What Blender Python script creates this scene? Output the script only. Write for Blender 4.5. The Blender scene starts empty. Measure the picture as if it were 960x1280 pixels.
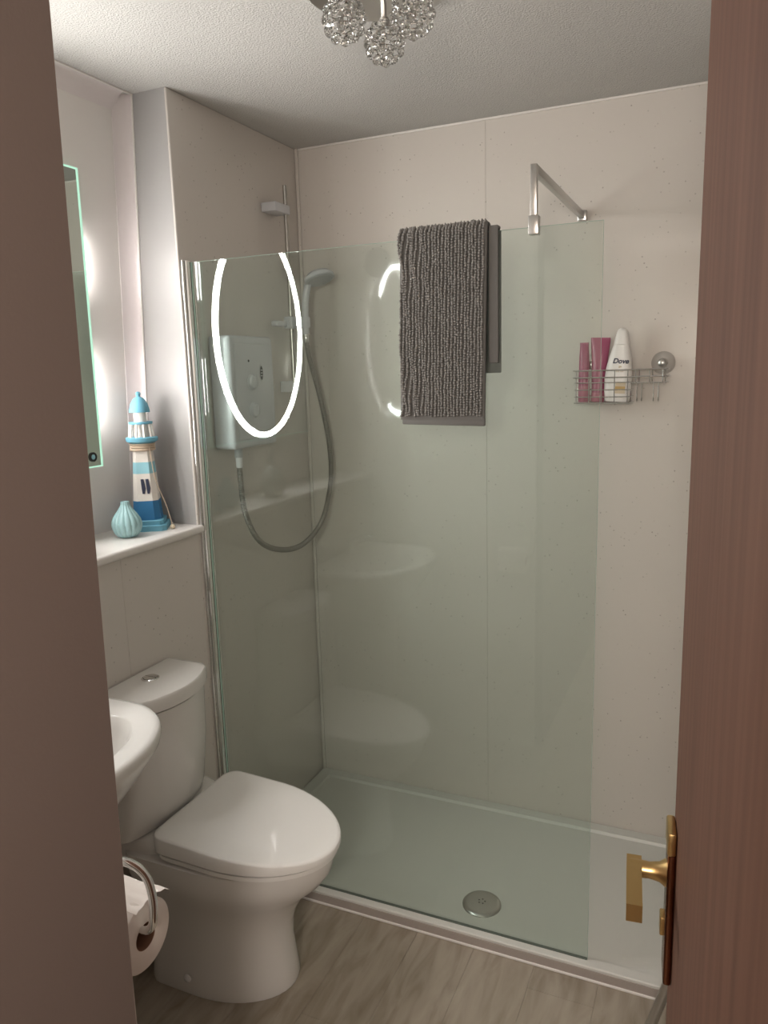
import bpy, bmesh, math, random
from mathutils import Vector, Matrix
random.seed(7)
PI = math.pi
sc = bpy.context.scene
COL = sc.collection
V = Vector

# ------------------------------------------------------------------ camera
CAM = dict(f=955.30, loc=(1.4813, -2.6011, 1.6796), yaw=0.4226, pitch=0.1831, roll=-0.0292)
cy_, cp_ = math.cos(CAM['yaw']), math.cos(CAM['pitch'])
sy_, sp_ = math.sin(CAM['yaw']), math.sin(CAM['pitch'])
fwd = V((-sy_ * cp_, cy_ * cp_, -sp_))
right = V((cy_, sy_, 0))
up = right.cross(fwd)
cr_, sr_ = math.cos(CAM['roll']), math.sin(CAM['roll'])
r2 = right * cr_ + up * sr_
u2 = -right * sr_ + up * cr_
camd = bpy.data.cameras.new('camera')
cam = bpy.data.objects.new('camera', camd)
COL.objects.link(cam)
M4 = Matrix((r2, u2, -fwd)).transposed().to_4x4()
M4.translation = V(CAM['loc'])
cam.matrix_world = M4
camd.sensor_fit = 'VERTICAL'
camd.sensor_height = 36.0
camd.sensor_width = 27.0
camd.lens = CAM['f'] * 36.0 / 1280.0
camd.clip_start = 0.01
sc.camera = cam

# ------------------------------------------------------------------ world, exposure, hall fill light
sc.view_settings.view_transform = 'Standard'
sc.view_settings.look = 'None'
sc.view_settings.gamma = 1.0
sc.view_settings.use_curve_mapping = False
sc.view_settings.exposure = 1.8
w = bpy.data.worlds.new('world')
sc.world = w
w.use_nodes = True
w.node_tree.nodes['Background'].inputs[0].default_value = (1.0, 0.97, 0.92, 1)
w.node_tree.nodes['Background'].inputs[1].default_value = 0.10
RING_E = 34.0        # radiance of the mirror's light ring
SIDE_E = 9.0
HALL_W = 17.0
ld = bpy.data.lights.new('hall_fill', 'POINT')  # unseen fill light added in the passage behind the camera
ld.shadow_soft_size = 0.12
ld.energy = HALL_W
ld.color = (1.0, 0.91, 0.83)
hl = bpy.data.objects.new('hall_fill', ld)
hl.location = (1.46, -3.35, 1.85)
COL.objects.link(hl)

# ------------------------------------------------------------------ helpers
def mat(name, base=(.8, .8, .8), rough=.5, metal=0.0, spec=.5, emis=None, es=0.0, trans=0.0, ior=1.45, coat=0.0):
    m = bpy.data.materials.new(name)
    m.use_nodes = True
    b = m.node_tree.nodes['Principled BSDF']
    b.inputs['Base Color'].default_value = (*base, 1)
    b.inputs['Roughness'].default_value = rough
    b.inputs['Metallic'].default_value = metal
    b.inputs['Specular IOR Level'].default_value = spec
    b.inputs['IOR'].default_value = ior
    b.inputs['Transmission Weight'].default_value = trans
    b.inputs['Coat Weight'].default_value = coat
    if emis:
        b.inputs['Emission Color'].default_value = (*emis, 1)
        b.inputs['Emission Strength'].default_value = es
    return m

def nt(m):
    t = m.node_tree
    return t, t.nodes, t.links, t.nodes['Principled BSDF']

def noise(m, scale, detail=3, coords='Object', stretch=None):
    t, n, l, b = nt(m)
    tc = n.new('ShaderNodeTexCoord')
    mp = n.new('ShaderNodeMapping')
    if stretch:
        mp.inputs['Scale'].default_value = stretch
    l.new(tc.outputs[coords], mp.inputs[0])
    x = n.new('ShaderNodeTexNoise')
    x.inputs['Scale'].default_value = scale
    x.inputs['Detail'].default_value = detail
    l.new(mp.outputs[0], x.inputs['Vector'])
    return x

def ramp(m, src, stops):
    t, n, l, b = nt(m)
    r = n.new('ShaderNodeValToRGB')
    cr = r.color_ramp
    while len(cr.elements) < len(stops):
        cr.elements.new(0.5)
    for e, (p, c) in zip(cr.elements, stops):
        e.position = p
        e.color = (*c, 1)
    l.new(src, r.inputs[0])
    return r

def bump(m, src, strength, dist=.002):
    t, n, l, b = nt(m)
    bp = n.new('ShaderNodeBump')
    bp.inputs['Strength'].default_value = strength
    bp.inputs['Distance'].default_value = dist
    l.new(src, bp.inputs['Height'])
    l.new(bp.outputs[0], b.inputs['Normal'])
    return bp

class MB:
    """collects shapes for one mesh"""
    def __init__(self):
        self.bm = bmesh.new()
    def box(self, lo, hi, bev=0.0, seg=2, rot=None, mi=0):
        lo, hi = V(lo), V(hi)
        c, s = (lo + hi) / 2, hi - lo
        r = bmesh.ops.create_cube(self.bm, size=1.0)
        vs = r['verts']
        bmesh.ops.scale(self.bm, vec=s, verts=vs)
        es = list({e for v in vs for e in v.link_edges})
        fs = list({f for v in vs for f in v.link_faces})
        for f in fs:
            f.material_index = mi
        if bev > 0:
            o = bmesh.ops.bevel(self.bm, geom=es, offset=bev, segments=seg, profile=.5, affect='EDGES', clamp_overlap=True)
            vs = list({v for f in o['faces'] for v in f.verts} | {v for v in vs if v.is_valid})
            for f in {f for v in vs for f in v.link_faces}:
                f.material_index = mi
        if rot is not None:
            bmesh.ops.transform(self.bm, matrix=rot, verts=vs)
        bmesh.ops.translate(self.bm, vec=c, verts=vs)
        return vs
    def loft(self, rings, cap0=True, cap1=True, closed=True, mi=0):
        L = [[self.bm.verts.new(p) for p in r] for r in rings]
        n = len(L[0])
        for a, b in zip(L, L[1:]):
            for i in range(n if closed else n - 1):
                j = (i + 1) % n
                f = self.bm.faces.new((a[i], a[j], b[j], b[i]))
                f.material_index = mi
        if cap0:
            self.bm.faces.new(list(reversed(L[0]))).material_index = mi
        if cap1:
            self.bm.faces.new(L[-1]).material_index = mi
        return L
    def lathe(self, prof, c=(0, 0, 0), seg=32, axis='Z', cap=True, rx=1.0, ry=1.0, fn=None):
        rings = []
        for (r, h) in prof:
            ring = []
            for i in range(seg):
                a = 2 * PI * i / seg
                rr = r * (fn(a, h) if fn else 1.0)
                x, y = rr * math.cos(a) * rx, rr * math.sin(a) * ry
                p = {'Z': (x, y, h), 'X': (h, x, y), 'Y': (y, h, x)}[axis]
                ring.append(V(p) + V(c))
            rings.append(ring)
        self.loft(rings, cap, cap)
    def tube(self, pts, r, seg=10, cap=True, closed=False, r_end=None):
        pts = [V(p) for p in pts]
        n = len(pts)
        rings = []
        prev = None
        for i, p in enumerate(pts):
            if closed:
                t = (pts[(i + 1) % n] - pts[i - 1]).normalized()
            else:
                t = (pts[min(i + 1, n - 1)] - pts[max(i - 1, 0)]).normalized()
            if prev is None:
                a = V((0, 0, 1)) if abs(t.z) < .9 else V((1, 0, 0))
                u = t.cross(a).normalized()
            else:
                u = (prev - t * prev.dot(t)).normalized()
            prev = u
            v = t.cross(u)
            rr = r if r_end is None else r + (r_end - r) * i / (n - 1)
            rings.append([p + (u * math.cos(2 * PI * k / seg) + v * math.sin(2 * PI * k / seg)) * rr for k in range(seg)])
        if closed:
            rings.append(rings[0])
            L = [[self.bm.verts.new(q) for q in rg] for rg in rings[:-1]]
            L.append(L[0])
            for a, b in zip(L, L[1:]):
                for i in range(seg):
                    j = (i + 1) % seg
                    self.bm.faces.new((a[i], a[j], b[j], b[i]))
        else:
            self.loft(rings, cap, cap)
    def quad(self, a, b, c, d, mi=0):
        f = self.bm.faces.new([self.bm.verts.new(p) for p in (a, b, c, d)])
        f.material_index = mi
    def obj(self, name, mats, parent=None, smooth=True, angle=35, loc=None):
        bmesh.ops.recalc_face_normals(self.bm, faces=self.bm.faces)
        me = bpy.data.meshes.new(name)
        self.bm.to_mesh(me)
        self.bm.free()
        for m in (mats if isinstance(mats, (list, tuple)) else [mats]):
            me.materials.append(m)
        if smooth:
            for p in me.polygons:
                p.use_smooth = True
            me.set_sharp_from_angle(angle=math.radians(angle))
        o = bpy.data.objects.new(name, me)
        COL.objects.link(o)
        if parent is not None:
            o.parent = parent
            o.matrix_parent_inverse = Matrix.Identity(4)
            # children are written in world coordinates: cancel the parent's place
            mw = parent_world(parent)
            o.matrix_basis = mw.inverted()
        return o

def parent_world(o):
    m = o.matrix_basis.copy()
    while o.parent is not None:
        o = o.parent
        m = o.matrix_basis @ m
    return m

def thing(name, label, cat, loc=(0, 0, 0), group=None):
    o = bpy.data.objects.new(name, None)
    o.empty_display_size = .05
    o.location = loc
    COL.objects.link(o)
    return tag(o, label, cat, group)

def tag(o, label, cat, group=None):
    o['label'] = label
    o['category'] = cat
    if group:
        o['group'] = group
    return o

def struct(o, label=None):
    o['kind'] = 'structure'
    if label:
        o['label'] = label
    return o

def spline(pts, n=12):
    """Catmull-Rom through pts"""
    P = [V(p) for p in pts]
    P = [P[0] * 2 - P[1]] + P + [P[-1] * 2 - P[-2]]
    out = []
    for i in range(1, len(P) - 2):
        for k in range(n):
            t = k / n
            a, b, c, d = P[i - 1], P[i], P[i + 1], P[i + 2]
            out.append(.5 * ((2 * b) + (c - a) * t + (2 * a - 5 * b + 4 * c - d) * t * t + (3 * b - a - 3 * c + d) * t ** 3))
    out.append(P[-2])
    return out

# ------------------------------------------------------------------ materials
M = {}
def speckled(name, base, rough, fleck, dens=60):
    m = mat(name, base, rough)
    t, n, l, b = nt(m)
    tc = n.new('ShaderNodeTexCoord')
    vo = n.new('ShaderNodeTexVoronoi')
    vo.inputs['Scale'].default_value = dens
    l.new(tc.outputs['Object'], vo.inputs['Vector'])
    r = ramp(m, vo.outputs['Distance'], [(0.0, fleck), (.085, fleck), (.13, base), (1, base)])
    r2_ = noise(m, 8, 2)
    mx = n.new('ShaderNodeMix')
    mx.data_type = 'RGBA'
    mx.inputs['B'].default_value = (*base, 1)
    th = ramp(m, r2_.outputs['Fac'], [(.0, (0, 0, 0)), (.42, (0, 0, 0)), (.6, (1, 1, 1)), (1, (1, 1, 1))])
    l.new(th.outputs[0], mx.inputs['Factor'])
    l.new(r.outputs[0], mx.inputs['A'])
    l.new(mx.outputs['Result'], b.inputs['Base Color'])
    return m
M['panel'] = speckled('wall_panel_gloss', (.64, .598, .553), .05, (.40, .365, .33), 45)
M['niche'] = mat('white_niche_lining', (.80, .765, .735), .3)
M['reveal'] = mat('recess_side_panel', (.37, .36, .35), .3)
M['trimw'] = mat('white_plastic_trim', (.78, .745, .71), .3)
M['plain'] = mat('painted_plaster', (.52, .48, .44), .7)

m = M['ceiling'] = mat('stippled_ceiling', (.55, .535, .51), .9, spec=.2)
a = noise(m, 210, 3)
bump(m, a.outputs['Fac'], .65, .006)

m = M['hall'] = mat('hall_paint', (.165, .126, .109), .6, spec=.3)
a = noise(m, 220, 2)
bump(m, a.outputs['Fac'], .15, .001)

m = M['door'] = mat('door_veneer', (.45, .26, .18), .55, spec=.15)
a = noise(m, 6, 5, stretch=(9, 9, .35))
r = ramp(m, a.outputs['Fac'], [(.25, (.118, .060, .041)), (.5, (.152, .078, .054)), (.75, (.178, .094, .066))])
nt(m)[2].new(r.outputs[0], nt(m)[3].inputs['Base Color'])

def floor_mat():
    m = mat('floor_plank', (.4, .35, .29), .45)
    t, n, l, b = nt(m)
    a = noise(m, 3.0, 8, stretch=(8, 1.6, 1))
    a.inputs['Distortion'].default_value = .9
    oi = n.new('ShaderNodeObjectInfo')
    md = n.new('ShaderNodeMath')
    md.operation = 'MULTIPLY_ADD'
    l.new(oi.outputs['Random'], md.inputs[0])
    md.inputs[1].default_value = .10
    l.new(a.outputs['Fac'], md.inputs[2])
    r = ramp(m, md.outputs[0], [(.28, (.215, .175, .13)), (.45, (.30, .255, .20)), (.6, (.36, .31, .25)), (.85, (.43, .375, .31))])
    l.new(r.outputs[0], b.inputs['Base Color'])
    return m
M['floor'] = floor_mat()
M['subfloor'] = mat('subfloor', (.12, .1, .08), .9)
M['ceramic'] = mat('white_ceramic', (.76, .74, .71), .08)
M['seat'] = mat('white_seat_plastic', (.87, .855, .83), .035)
M['tray'] = mat('white_tray', (.66, .655, .62), .32)
M['grey_edge'] = mat('tray_apron', (.40, .355, .325), .4)
M['chrome'] = mat('chrome', (.78, .78, .77), .10, metal=1)
M['satin'] = mat('satin_steel', (.55, .54, .52), .28, metal=1)
M['dark'] = mat('dark_rubber', (.03, .03, .028), .6)
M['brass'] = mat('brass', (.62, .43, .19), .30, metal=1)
M['brass_dark'] = mat('brass_door_reflection', (.24, .10, .055), .25, metal=1)  # red-brown of the door's reflection put into the brass colour
M['white_pl'] = mat('white_plastic', (.80, .80, .81), .22)
M['unit'] = mat('lilac_white_plastic', (.58, .585, .61), .2)
M['hose'] = mat('grey_hose', (.30, .285, .26), .35, metal=.6)
M['seal'] = mat('grey_green_seal', (.10, .12, .10), .4)
M['fan'] = mat('dark_grey_plastic', (.16, .155, .15), .5)
M['pole'] = mat('dark_chrome', (.46, .44, .41), .22, metal=1)  # rail metal, one even tone darker than the other chrome
M['grey_pl'] = mat('grey_plastic', (.45, .46, .47), .35)
M['paper'] = mat('tissue_paper', (.82, .75, .70), .9, spec=.1)
M['card'] = mat('cardboard', (.22, .12, .08), .9, spec=.1)
M['led'] = mat('led_diffuser', (.9, .9, .9), .5, emis=(1.0, .975, .95), es=RING_E)
M['led_side'] = mat('led_side_diffuser', (.9, .9, .9), .5, emis=(1.0, .93, .92), es=SIDE_E)
M['mirror'] = mat('mirror_silver', (.62, .68, .64), .02, metal=1)
M['glass_edge'] = mat('polished_glass_edge', (.55, .76, .68), .12, spec=.8)
M['pile'] = mat('chenille', (.23, .22, .208), .95, spec=.1)
M['pile_base'] = mat('mat_backing', (.14, .135, .128), .9, spec=.1)
M['pink'] = mat('pink_plastic', (.33, .075, .145), .28)
M['pink_light'] = mat('pale_pink_plastic', (.42, .14, .20), .3)
M['bottle'] = mat('white_bottle', (.82, .79, .76), .3)
M['ink'] = mat('navy_print', (.03, .035, .07), .5)
M['gold'] = mat('gold_print', (.50, .33, .12), .4)
M['tan'] = mat('tan_print', (.62, .52, .38), .5)
M['crystal'] = mat('crystal', (.95, .95, .94), .03, trans=1.0, ior=1.5)
M['sky_blue'] = mat('sky_blue_paint', (.15, .40, .53), .5)
M['pale_blue'] = mat('pale_blue_paint', (.30, .58, .66), .5)
M['navy'] = mat('deep_blue_paint', (.03, .17, .36), .5)
M['cream'] = mat('cream_paint', (.82, .77, .71), .6)
M['rope'] = mat('rope', (.55, .43, .32), .9)
M['celadon'] = mat('pale_blue_glaze', (.36, .56, .58), .25)
M['vase_grey'] = mat('grey_glaze', (.35, .38, .37), .3)

def glass(name, tint, edge=False):
    m = bpy.data.materials.new(name)
    m.use_nodes = True
    t = m.node_tree
    n, l = t.nodes, t.links
    n.remove(n['Principled BSDF'])
    out = n['Material Output']
    tr = n.new('ShaderNodeBsdfTransparent')
    tr.inputs[0].default_value = (*tint, 1)
    gl = n.new('ShaderNodeBsdfGlossy')
    gl.inputs['Roughness'].default_value = 0.0
    gl.inputs[0].default_value = (1, 1, 1, 1)
    fr = n.new('ShaderNodeFresnel')
    ge = n.new('ShaderNodeNewGeometry')
    mx = n.new('ShaderNodeMix')
    mx.inputs['A'].default_value = 1.5
    mx.inputs['B'].default_value = 1 / 1.5
    l.new(ge.outputs['Backfacing'], mx.inputs['Factor'])
    l.new(mx.outputs['Result'], fr.inputs['IOR'])
    ms = n.new('ShaderNodeMixShader')
    l.new(fr.outputs[0], ms.inputs[0])
    l.new(tr.outputs[0], ms.inputs[1])
    l.new(gl.outputs[0], ms.inputs[2])
    l.new(ms.outputs[0], out.inputs['Surface'])
    return m
M['glass'] = glass('clear_screen_glass', (.915, .955, .938))

# ------------------------------------------------------------------ the setting
H = 2.48
YG = -0.673          # shower screen plane
NY0, NY1 = -1.905, -0.713   # niche along the left wall
SILL = 1.225
WY = -1.905          # room face of the wall with the passage corner
WX = 0.765
RX = 1.60            # right wall

# floor: planks laid along the room
b = MB(); b.box((-.3, -3.8, -.08), (1.75, .1, -.008))
fl = struct(b.obj('floor', M['subfloor'], smooth=False), 'grey-beige wood-effect plank floor')
PW = .178
shared = {}
for i in range(11):
    x0 = -.19 + i * PW
    y = -3.7 + (i * .47) % 1.1 - .6
    while y < -.62:
        y1 = min(y + 1.21, -.62)
        ya = max(y, -3.7)
        if y1 - ya > .05 and x0 < 1.72:
            b = MB(); b.box((x0 + .0002, ya + .0002, -.008), (x0 + PW - .0002, y1 - .0002, 0), bev=.0007, seg=1)
            b.obj('plank', M['floor'], fl, smooth=False)
        y += 1.21

# back wall: two glossy panels with a joint
b = MB(); b.box((-.3, .008, -.05), (1.75, .10, H + .05))
wb = struct(b.obj('wall_back', M['plain'], smooth=False), 'back wall of the shower lined with speckled glossy panels')
for x0, x1 in ((-.01, .7153), (.7157, 1.70)):
    b = MB(); b.box((x0, 0, 0), (x1, .009, H), bev=.0006, seg=1)
    b.obj('panel', M['panel'], wb, smooth=False)
# left wall with the niche
b = MB()
b.box((-.32, NY1 + .0, -.05), (-.008, .1, H + .05))
b.box((-.32, NY0, -.05), (-.008, NY1, SILL - .03))
wl = struct(b.obj('wall_left', M['plain'], smooth=False), 'left wall with a deep recess over a sill')
b = MB(); b.box((-.009, NY1 - .0018, 0), (0, .0, H), bev=.004, seg=4); b.obj('panel', M['panel'], wl)
b = MB(); b.box((-.009, -1.0568, 0), (0, NY1 - .003, SILL - .024), bev=.0006, seg=1); b.obj('panel', M['panel'], wl, smooth=False)
b = MB(); b.box((-.009, NY0, 0), (0, -1.0572, SILL - .024), bev=.0006, seg=1); b.obj('panel', M['panel'], wl, smooth=False)
# niche lining: back leans a little, two reveals
b = MB()
xt, xb = -.156, -.215
b.loft([[(xb - .02, NY0, SILL - .03), (xb, NY0, SILL - .03), (xb, NY1, SILL - .03), (xb - .02, NY1, SILL - .03)],
        [(xt - .02, NY0, H), (xt, NY0, H), (xt, NY1, H), (xt - .02, NY1, H)]])
b.obj('recess_back', M['niche'], wl, smooth=False)
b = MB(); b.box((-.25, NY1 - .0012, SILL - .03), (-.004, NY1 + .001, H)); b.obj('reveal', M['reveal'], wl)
# pale plastic bands round the recess back, with a thin bead in the angle
M['band'] = mat('pale_pink_white_trim', (.80, .74, .735), .25)
def bx_(z): return xb + (xt - xb) * (z - SILL + .03) / (H - SILL + .03)
b = MB()
b.loft([[(bx_(z) + .001, NY1 - .050, z)] + [(bx_(z) + .001 + .030 * (1 - math.cos(k * PI / 10)), NY1 - .050 + .048 * math.sin(k * PI / 10), z) for k in range(1, 5)] + [(bx_(z) + .034, NY1 - .0015, z), (bx_(z) - .002, NY1 - .0015, z), (bx_(z) - .002, NY1 - .050, z)] for z in (SILL, H - .0005)])
b.obj('recess_band', M['band'], wl, angle=50)
b = MB()
b.loft([[(bx_(H - .05) + .001, y, H - .050)] + [(bx_(H - .05) + .001 + .030 * (1 - math.cos(k * PI / 10)), y, H - .050 + .0485 * math.sin(k * PI / 10)) for k in range(1, 5)] + [(bx_(H) + .034, y, H - .0008), (bx_(H) - .004, y, H - .0008), (bx_(H) - .004, y, H - .050)] for y in (NY0, NY1 - .03)])
b.obj('recess_band', M['band'], wl, angle=50)
b = MB(); b.tube([(bx_(SILL) + .034, NY1 - .003, SILL), (bx_(H) + .034, NY1 - .003, H)], .003, 8); b.obj('recess_bead', M['trimw'], wl)
b = MB(); b.tube([(bx_(H) + .034, NY0, H - .002), (bx_(H) + .034, NY1 - .004, H - .002)], .003, 8); b.obj('recess_bead', M['trimw'], wl)
b = MB(); b.box((-.22, NY0, SILL - .026), (.016, NY1 + .012, SILL), bev=.010, seg=4)
struct(b.obj('trim_1', M['trimw']), 'white sill board with a rounded nose under the recess')

# passage wall (left foreground), its board, the other walls
b = MB(); b.box((-.32, -3.75, -.05), (WX, WY - .009, H + .05))
wf = struct(b.obj('wall_front', M['hall'], smooth=False), 'plain brownish wall end in the left foreground')
for x0, x1 in ((-.25, .3808), (.3812, WX)):
    b = MB(); b.box((x0, WY - .009, 0), (x1, WY, H), bev=.0006, seg=1); b.obj('panel', M['panel'], wf, smooth=False)
b = MB()   # a board on the passage face, a little out of plumb
ys = [(-1.885 - .0125 * (2.48 - z) / .59 * 1.0, z) for z in (0.0, 2.48)]
b.loft([[(WX - .01, -3.7, 0), (.79, -3.7, 0), (.79, -1.947, 0), (WX - .01, -1.947, 0)],
        [(WX - .01, -3.7, H), (.79, -3.7, H), (.79, -1.900, H), (WX - .01, -1.900, H)]])
struct(b.obj('trim_2', M['hall'], smooth=False), 'plain board facing the passage, left foreground')
b = MB(); b.box((RX, -3.75, -.05), (RX + .15, .1, H + .05))
struct(b.obj('wall_right', M['plain'], smooth=False), 'right wall behind the open door')
b = MB(); b.box((.5, -3.85, -.05), (1.75, -3.7, H + .05))
struct(b.obj('wall_rear', M['plain'], smooth=False), 'end wall of the passage')
b = MB(); b.box((-.35, -3.8, H), (1.75, .1, H + .06))
struct(b.obj('ceiling', M['ceiling'], smooth=False), 'white stippled ceiling')
# corner bead, ceiling bead, sealant bead
b = MB(); b.box((0, -.012, .04), (.012, 0, H), bev=.004, seg=3); struct(b.obj('trim_3', M['panel']), 'slim bead up the shower corner')
b = MB(); b.box((.012, -.006, H - .007), (RX, 0, H), bev=.002); struct(b.obj('trim_4', M['trimw']), 'pale sealant line between back wall and ceiling')
b = MB(); b.tube([(0.004, -.702, .003), (RX, -.702, .003)], .0045, 8); struct(b.obj('trim_5', M['trimw']), 'pale sealant line where shower tray meets floor')

# ------------------------------------------------------------------ shower tray
t = thing('shower_tray', 'low white shower tray on the floor behind the glass screen', 'shower tray', (.8, -.35, 0))
TZ = .0417
b = MB()
o1 = [(0.001, -.70), (RX - .001, -.70), (RX - .001, -.001), (0.001, -.001)]
i1 = [(.050, -.665), (RX - .05, -.665), (RX - .05, -.045), (.050, -.045)]
i2 = [(.056, -.658), (RX - .056, -.658), (RX - .056, -.051), (.056, -.051)]
rg = [[(x, y, 0.0005) for x, y in o1], [(x, y, TZ - .003) for x, y in o1],
      [(x + (.003 if x < .8 else -.003), y + (.003 if y < -.4 else -.003), TZ) for x, y in o1],
      [(x, y, TZ) for x, y in i1], [(x, y, TZ - .009) for x, y in i2]]
b.loft(rg)
b.obj('tray_body', M['tray'], t, smooth=False)
b = MB(); b.box((0.002, -.7025, .001), (RX - .002, -.6995, TZ - .009)); b.obj('apron', M['grey_edge'], t, smooth=False)
dc = (.857, -.556)
b = MB(); z0 = TZ - .009
b.lathe([(.060, z0), (.060, z0 + .003), (.056, z0 + .007), (.045, z0 + .0095), (.02, z0 + .011), (.001, z0 + .0112)], (dc[0], dc[1], 0), 40)
dr = b.obj('drain_cover', M['satin'], t)
for k in range(5):
    a_ = 2 * PI * k / 5 + .3
    b = MB(); b.lathe([(.0024, 0), (.0024, .0006)], (dc[0] + .010 * math.cos(a_), dc[1] + .010 * math.sin(a_), z0 + .0108), 10)
    b.obj('hole', M['dark'], dr)

# ------------------------------------------------------------------ shower screen
GZ1 = 2.0100
t = thing('shower_screen', 'clear glass walk-in shower screen standing on the front of the tray', 'glass screen', (.6, YG, TZ))
b = MB()
x0, x1, y0, y1, z0, z1 = .0124, 1.1985, YG - .004, YG + .004, TZ + .0015, GZ1
P8 = [V((x, y, z)) for z in (z0, z1) for y in (y0, y1) for x in (x0, x1)]
b.quad(P8[0], P8[1], P8[5], P8[4], 0)     # front
b.quad(P8[2], P8[3], P8[7], P8[6], 0)     # back
b.quad(P8[0], P8[1], P8[3], P8[2], 1)
b.quad(P8[4], P8[5], P8[7], P8[6], 1)
b.quad(P8[0], P8[2], P8[6], P8[4], 1)
b.quad(P8[1], P8[3], P8[7], P8[5], 1)
bmesh.ops.remove_doubles(b.bm, verts=b.bm.verts, dist=1e-6)
b.obj('glass_pane', [M['glass'], M['glass_edge']], t, smooth=False)
b = MB()
b.box((0.0006, YG - .034, TZ + .001), (.003, YG + .020, GZ1 + .004), bev=.001)
b.loft([[(x, y, z) for x, y in ((.0006, -.6950), (.0105, -.6930), (.012, -.6915), (.012, YG - .0065), (.0006, YG - .0065))] for z in (TZ + .001, GZ1 + .004)])
b.box((0.0006, YG + .0065, TZ + .001), (.009, YG + .020, GZ1 + .004), bev=.003, seg=3)
b.tube([(.0039, -.7035, TZ + .001), (.0039, -.7035, GZ1 + .004)], .0032, 16)
b.obj('wall_profile', M['chrome'], t)
b = MB(); b.box((.0042, YG - .0064, TZ + .002), (.0122, YG + .0064, GZ1)); b.obj('seal', M['dark'], t, smooth=False)
b = MB(); b.box((.013, YG - .0046, TZ + .0), (x1, YG + .0046, TZ + .0022), bev=.0008); b.obj('bottom_seal', M['seal'], t)
# brace: clamp, post, square bar to the back wall
br = MB(); br.box((1.0225, YG - .0125, 1.992), (1.0475, YG + .0125, 2.036), bev=.002); cl = br.obj('clamp', M['satin'], t)
b = MB(); b.box((1.026, YG - .008, 2.036), (1.042, YG + .008, 2.153), bev=.0015)
b.box((1.026, YG + .008, 2.133), (1.042, -.018, 2.153), bev=.0015); b.obj('brace', M['satin'], t)
b = MB(); b.box((1.020, -.018, 2.127), (1.048, -.0006, 2.159), bev=.002); b.obj('wall_foot', M['satin'], t)

# ------------------------------------------------------------------ bath mat folded over the glass
t = thing('bath_mat', 'dark grey chenille bath mat folded over the top of the glass screen', 'bath mat', (.80, YG, GZ1))
MX0, MX1 = .688, .915
def matpath(off, zf, zb, n=9):
    """section in (y, z) from the front hem over the glass to the back hem at distance off"""
    r = .010 + off
    pts = [(YG - r - .002, zf)]
    k = 10
    for i in range(1, k):
        pts.append((YG - r - .002 * (1 - i / k), zf + (GZ1 + .004 - zf) * i / k))
    for i in range(n + 1):
        a_ = PI - PI * i / n
        pts.append((YG + r * math.cos(a_), GZ1 + .004 + r * math.sin(a_)))
    for i in range(1, k + 1):
        pts.append((YG + r, GZ1 + .004 + (zb - GZ1 - .004) * i / k))
    return pts
b = MB()
for (xa, xb2, zb_, o0, o1_) in ((MX0, MX1 + .006, 1.70, 0.0, .007),):
    A, B_ = matpath(o1_, 1.548, zb_), matpath(o0, 1.548, zb_)
    ring = A + B_[::-1]
    nA = len(A)
    def lean(x, z): return x + (1.95 - z) * -.018
    sec = []
    for x in (xa, xb2):
        sec.append([V((lean(x, z), y, z)) for (y, z) in ring])
    L = b.loft(sec, cap0=False, cap1=False)
    for s_ in L:
        for i in range(nA - 1):
            b.bm.faces.new((s_[i], s_[i + 1], s_[-2 - i], s_[-1 - i]))
b.obj('backing', M['pile_base'], t, smooth=False)
b = MB()      # the second fold behind: hangs shorter, shows at the right
b.box((MX1 - .10, YG + .006, 1.665), (.950, YG + .014, GZ1 + .004), bev=.003)
b.box((MX1 + .0085, YG - .012, 1.69), (.948, YG - .0045, GZ1 + .010), bev=.003)
b.box((MX1 + .0085, YG - .012, GZ1 + .004), (.948, YG + .014, GZ1 + .013), bev=.003)
b.obj('inner_fold', M['pile_base'], t)
b = MB(); b.box((MX0 - .004, YG - .0185, 1.533), (MX1 - .001, YG - .0085, 1.556), bev=.003, rot=Matrix.Rotation(.02, 4, 'Y'))
b.obj('hem', M['pile_base'], t)
b = MB()
for xx in (MX1 + .002,):
    pts = [V((lean(xx, z), y, z)) for (y, z) in matpath(.007, 1.55, 1.70)]
    b.tube(pts, .0045, 6)
b.obj('side_hem', M['pile_base'], t)
# chenille nubs, in wobbling rows
tmpl = bmesh.new(); bmesh.ops.create_icosphere(tmpl, subdivisions=1, radius=1.0)
tv = [v.co.copy() for v in tmpl.verts]
tf = [[v.index for v in f.verts] for f in tmpl.faces]
tmpl.free()
path = matpath(.010, 1.556, 1.72)
cum = [0]
for p, q in zip(path, path[1:]):
    cum.append(cum[-1] + math.hypot(q[0] - p[0], q[1] - p[1]))
def along(s):
    for i in range(len(cum) - 1):
        if s <= cum[i + 1]:
            k = (s - cum[i]) / (cum[i + 1] - cum[i])
            p, q = path[i], path[i + 1]
            y, z = p[0] + (q[0] - p[0]) * k, p[1] + (q[1] - p[1]) * k
            d = V((0, q[0] - p[0], q[1] - p[1])).normalized()
            return y, z, d
    p, q = path[-2], path[-1]
    return q[0], q[1], V((0, q[0] - p[0], q[1] - p[1])).normalized()
verts, faces = [], []
NC = 26
rng = random.Random(3)
def wob(s, c):
    messy = max(0, 1 - c / 11)
    zz = s
    return (math.sin(s * 55 + c * .5) * .35 + math.sin(s * 23 + c * 1.7) * .6) * (.0016 + .0072 * messy * (.5 + .5 * math.sin(s * 17 + 1)))
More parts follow.
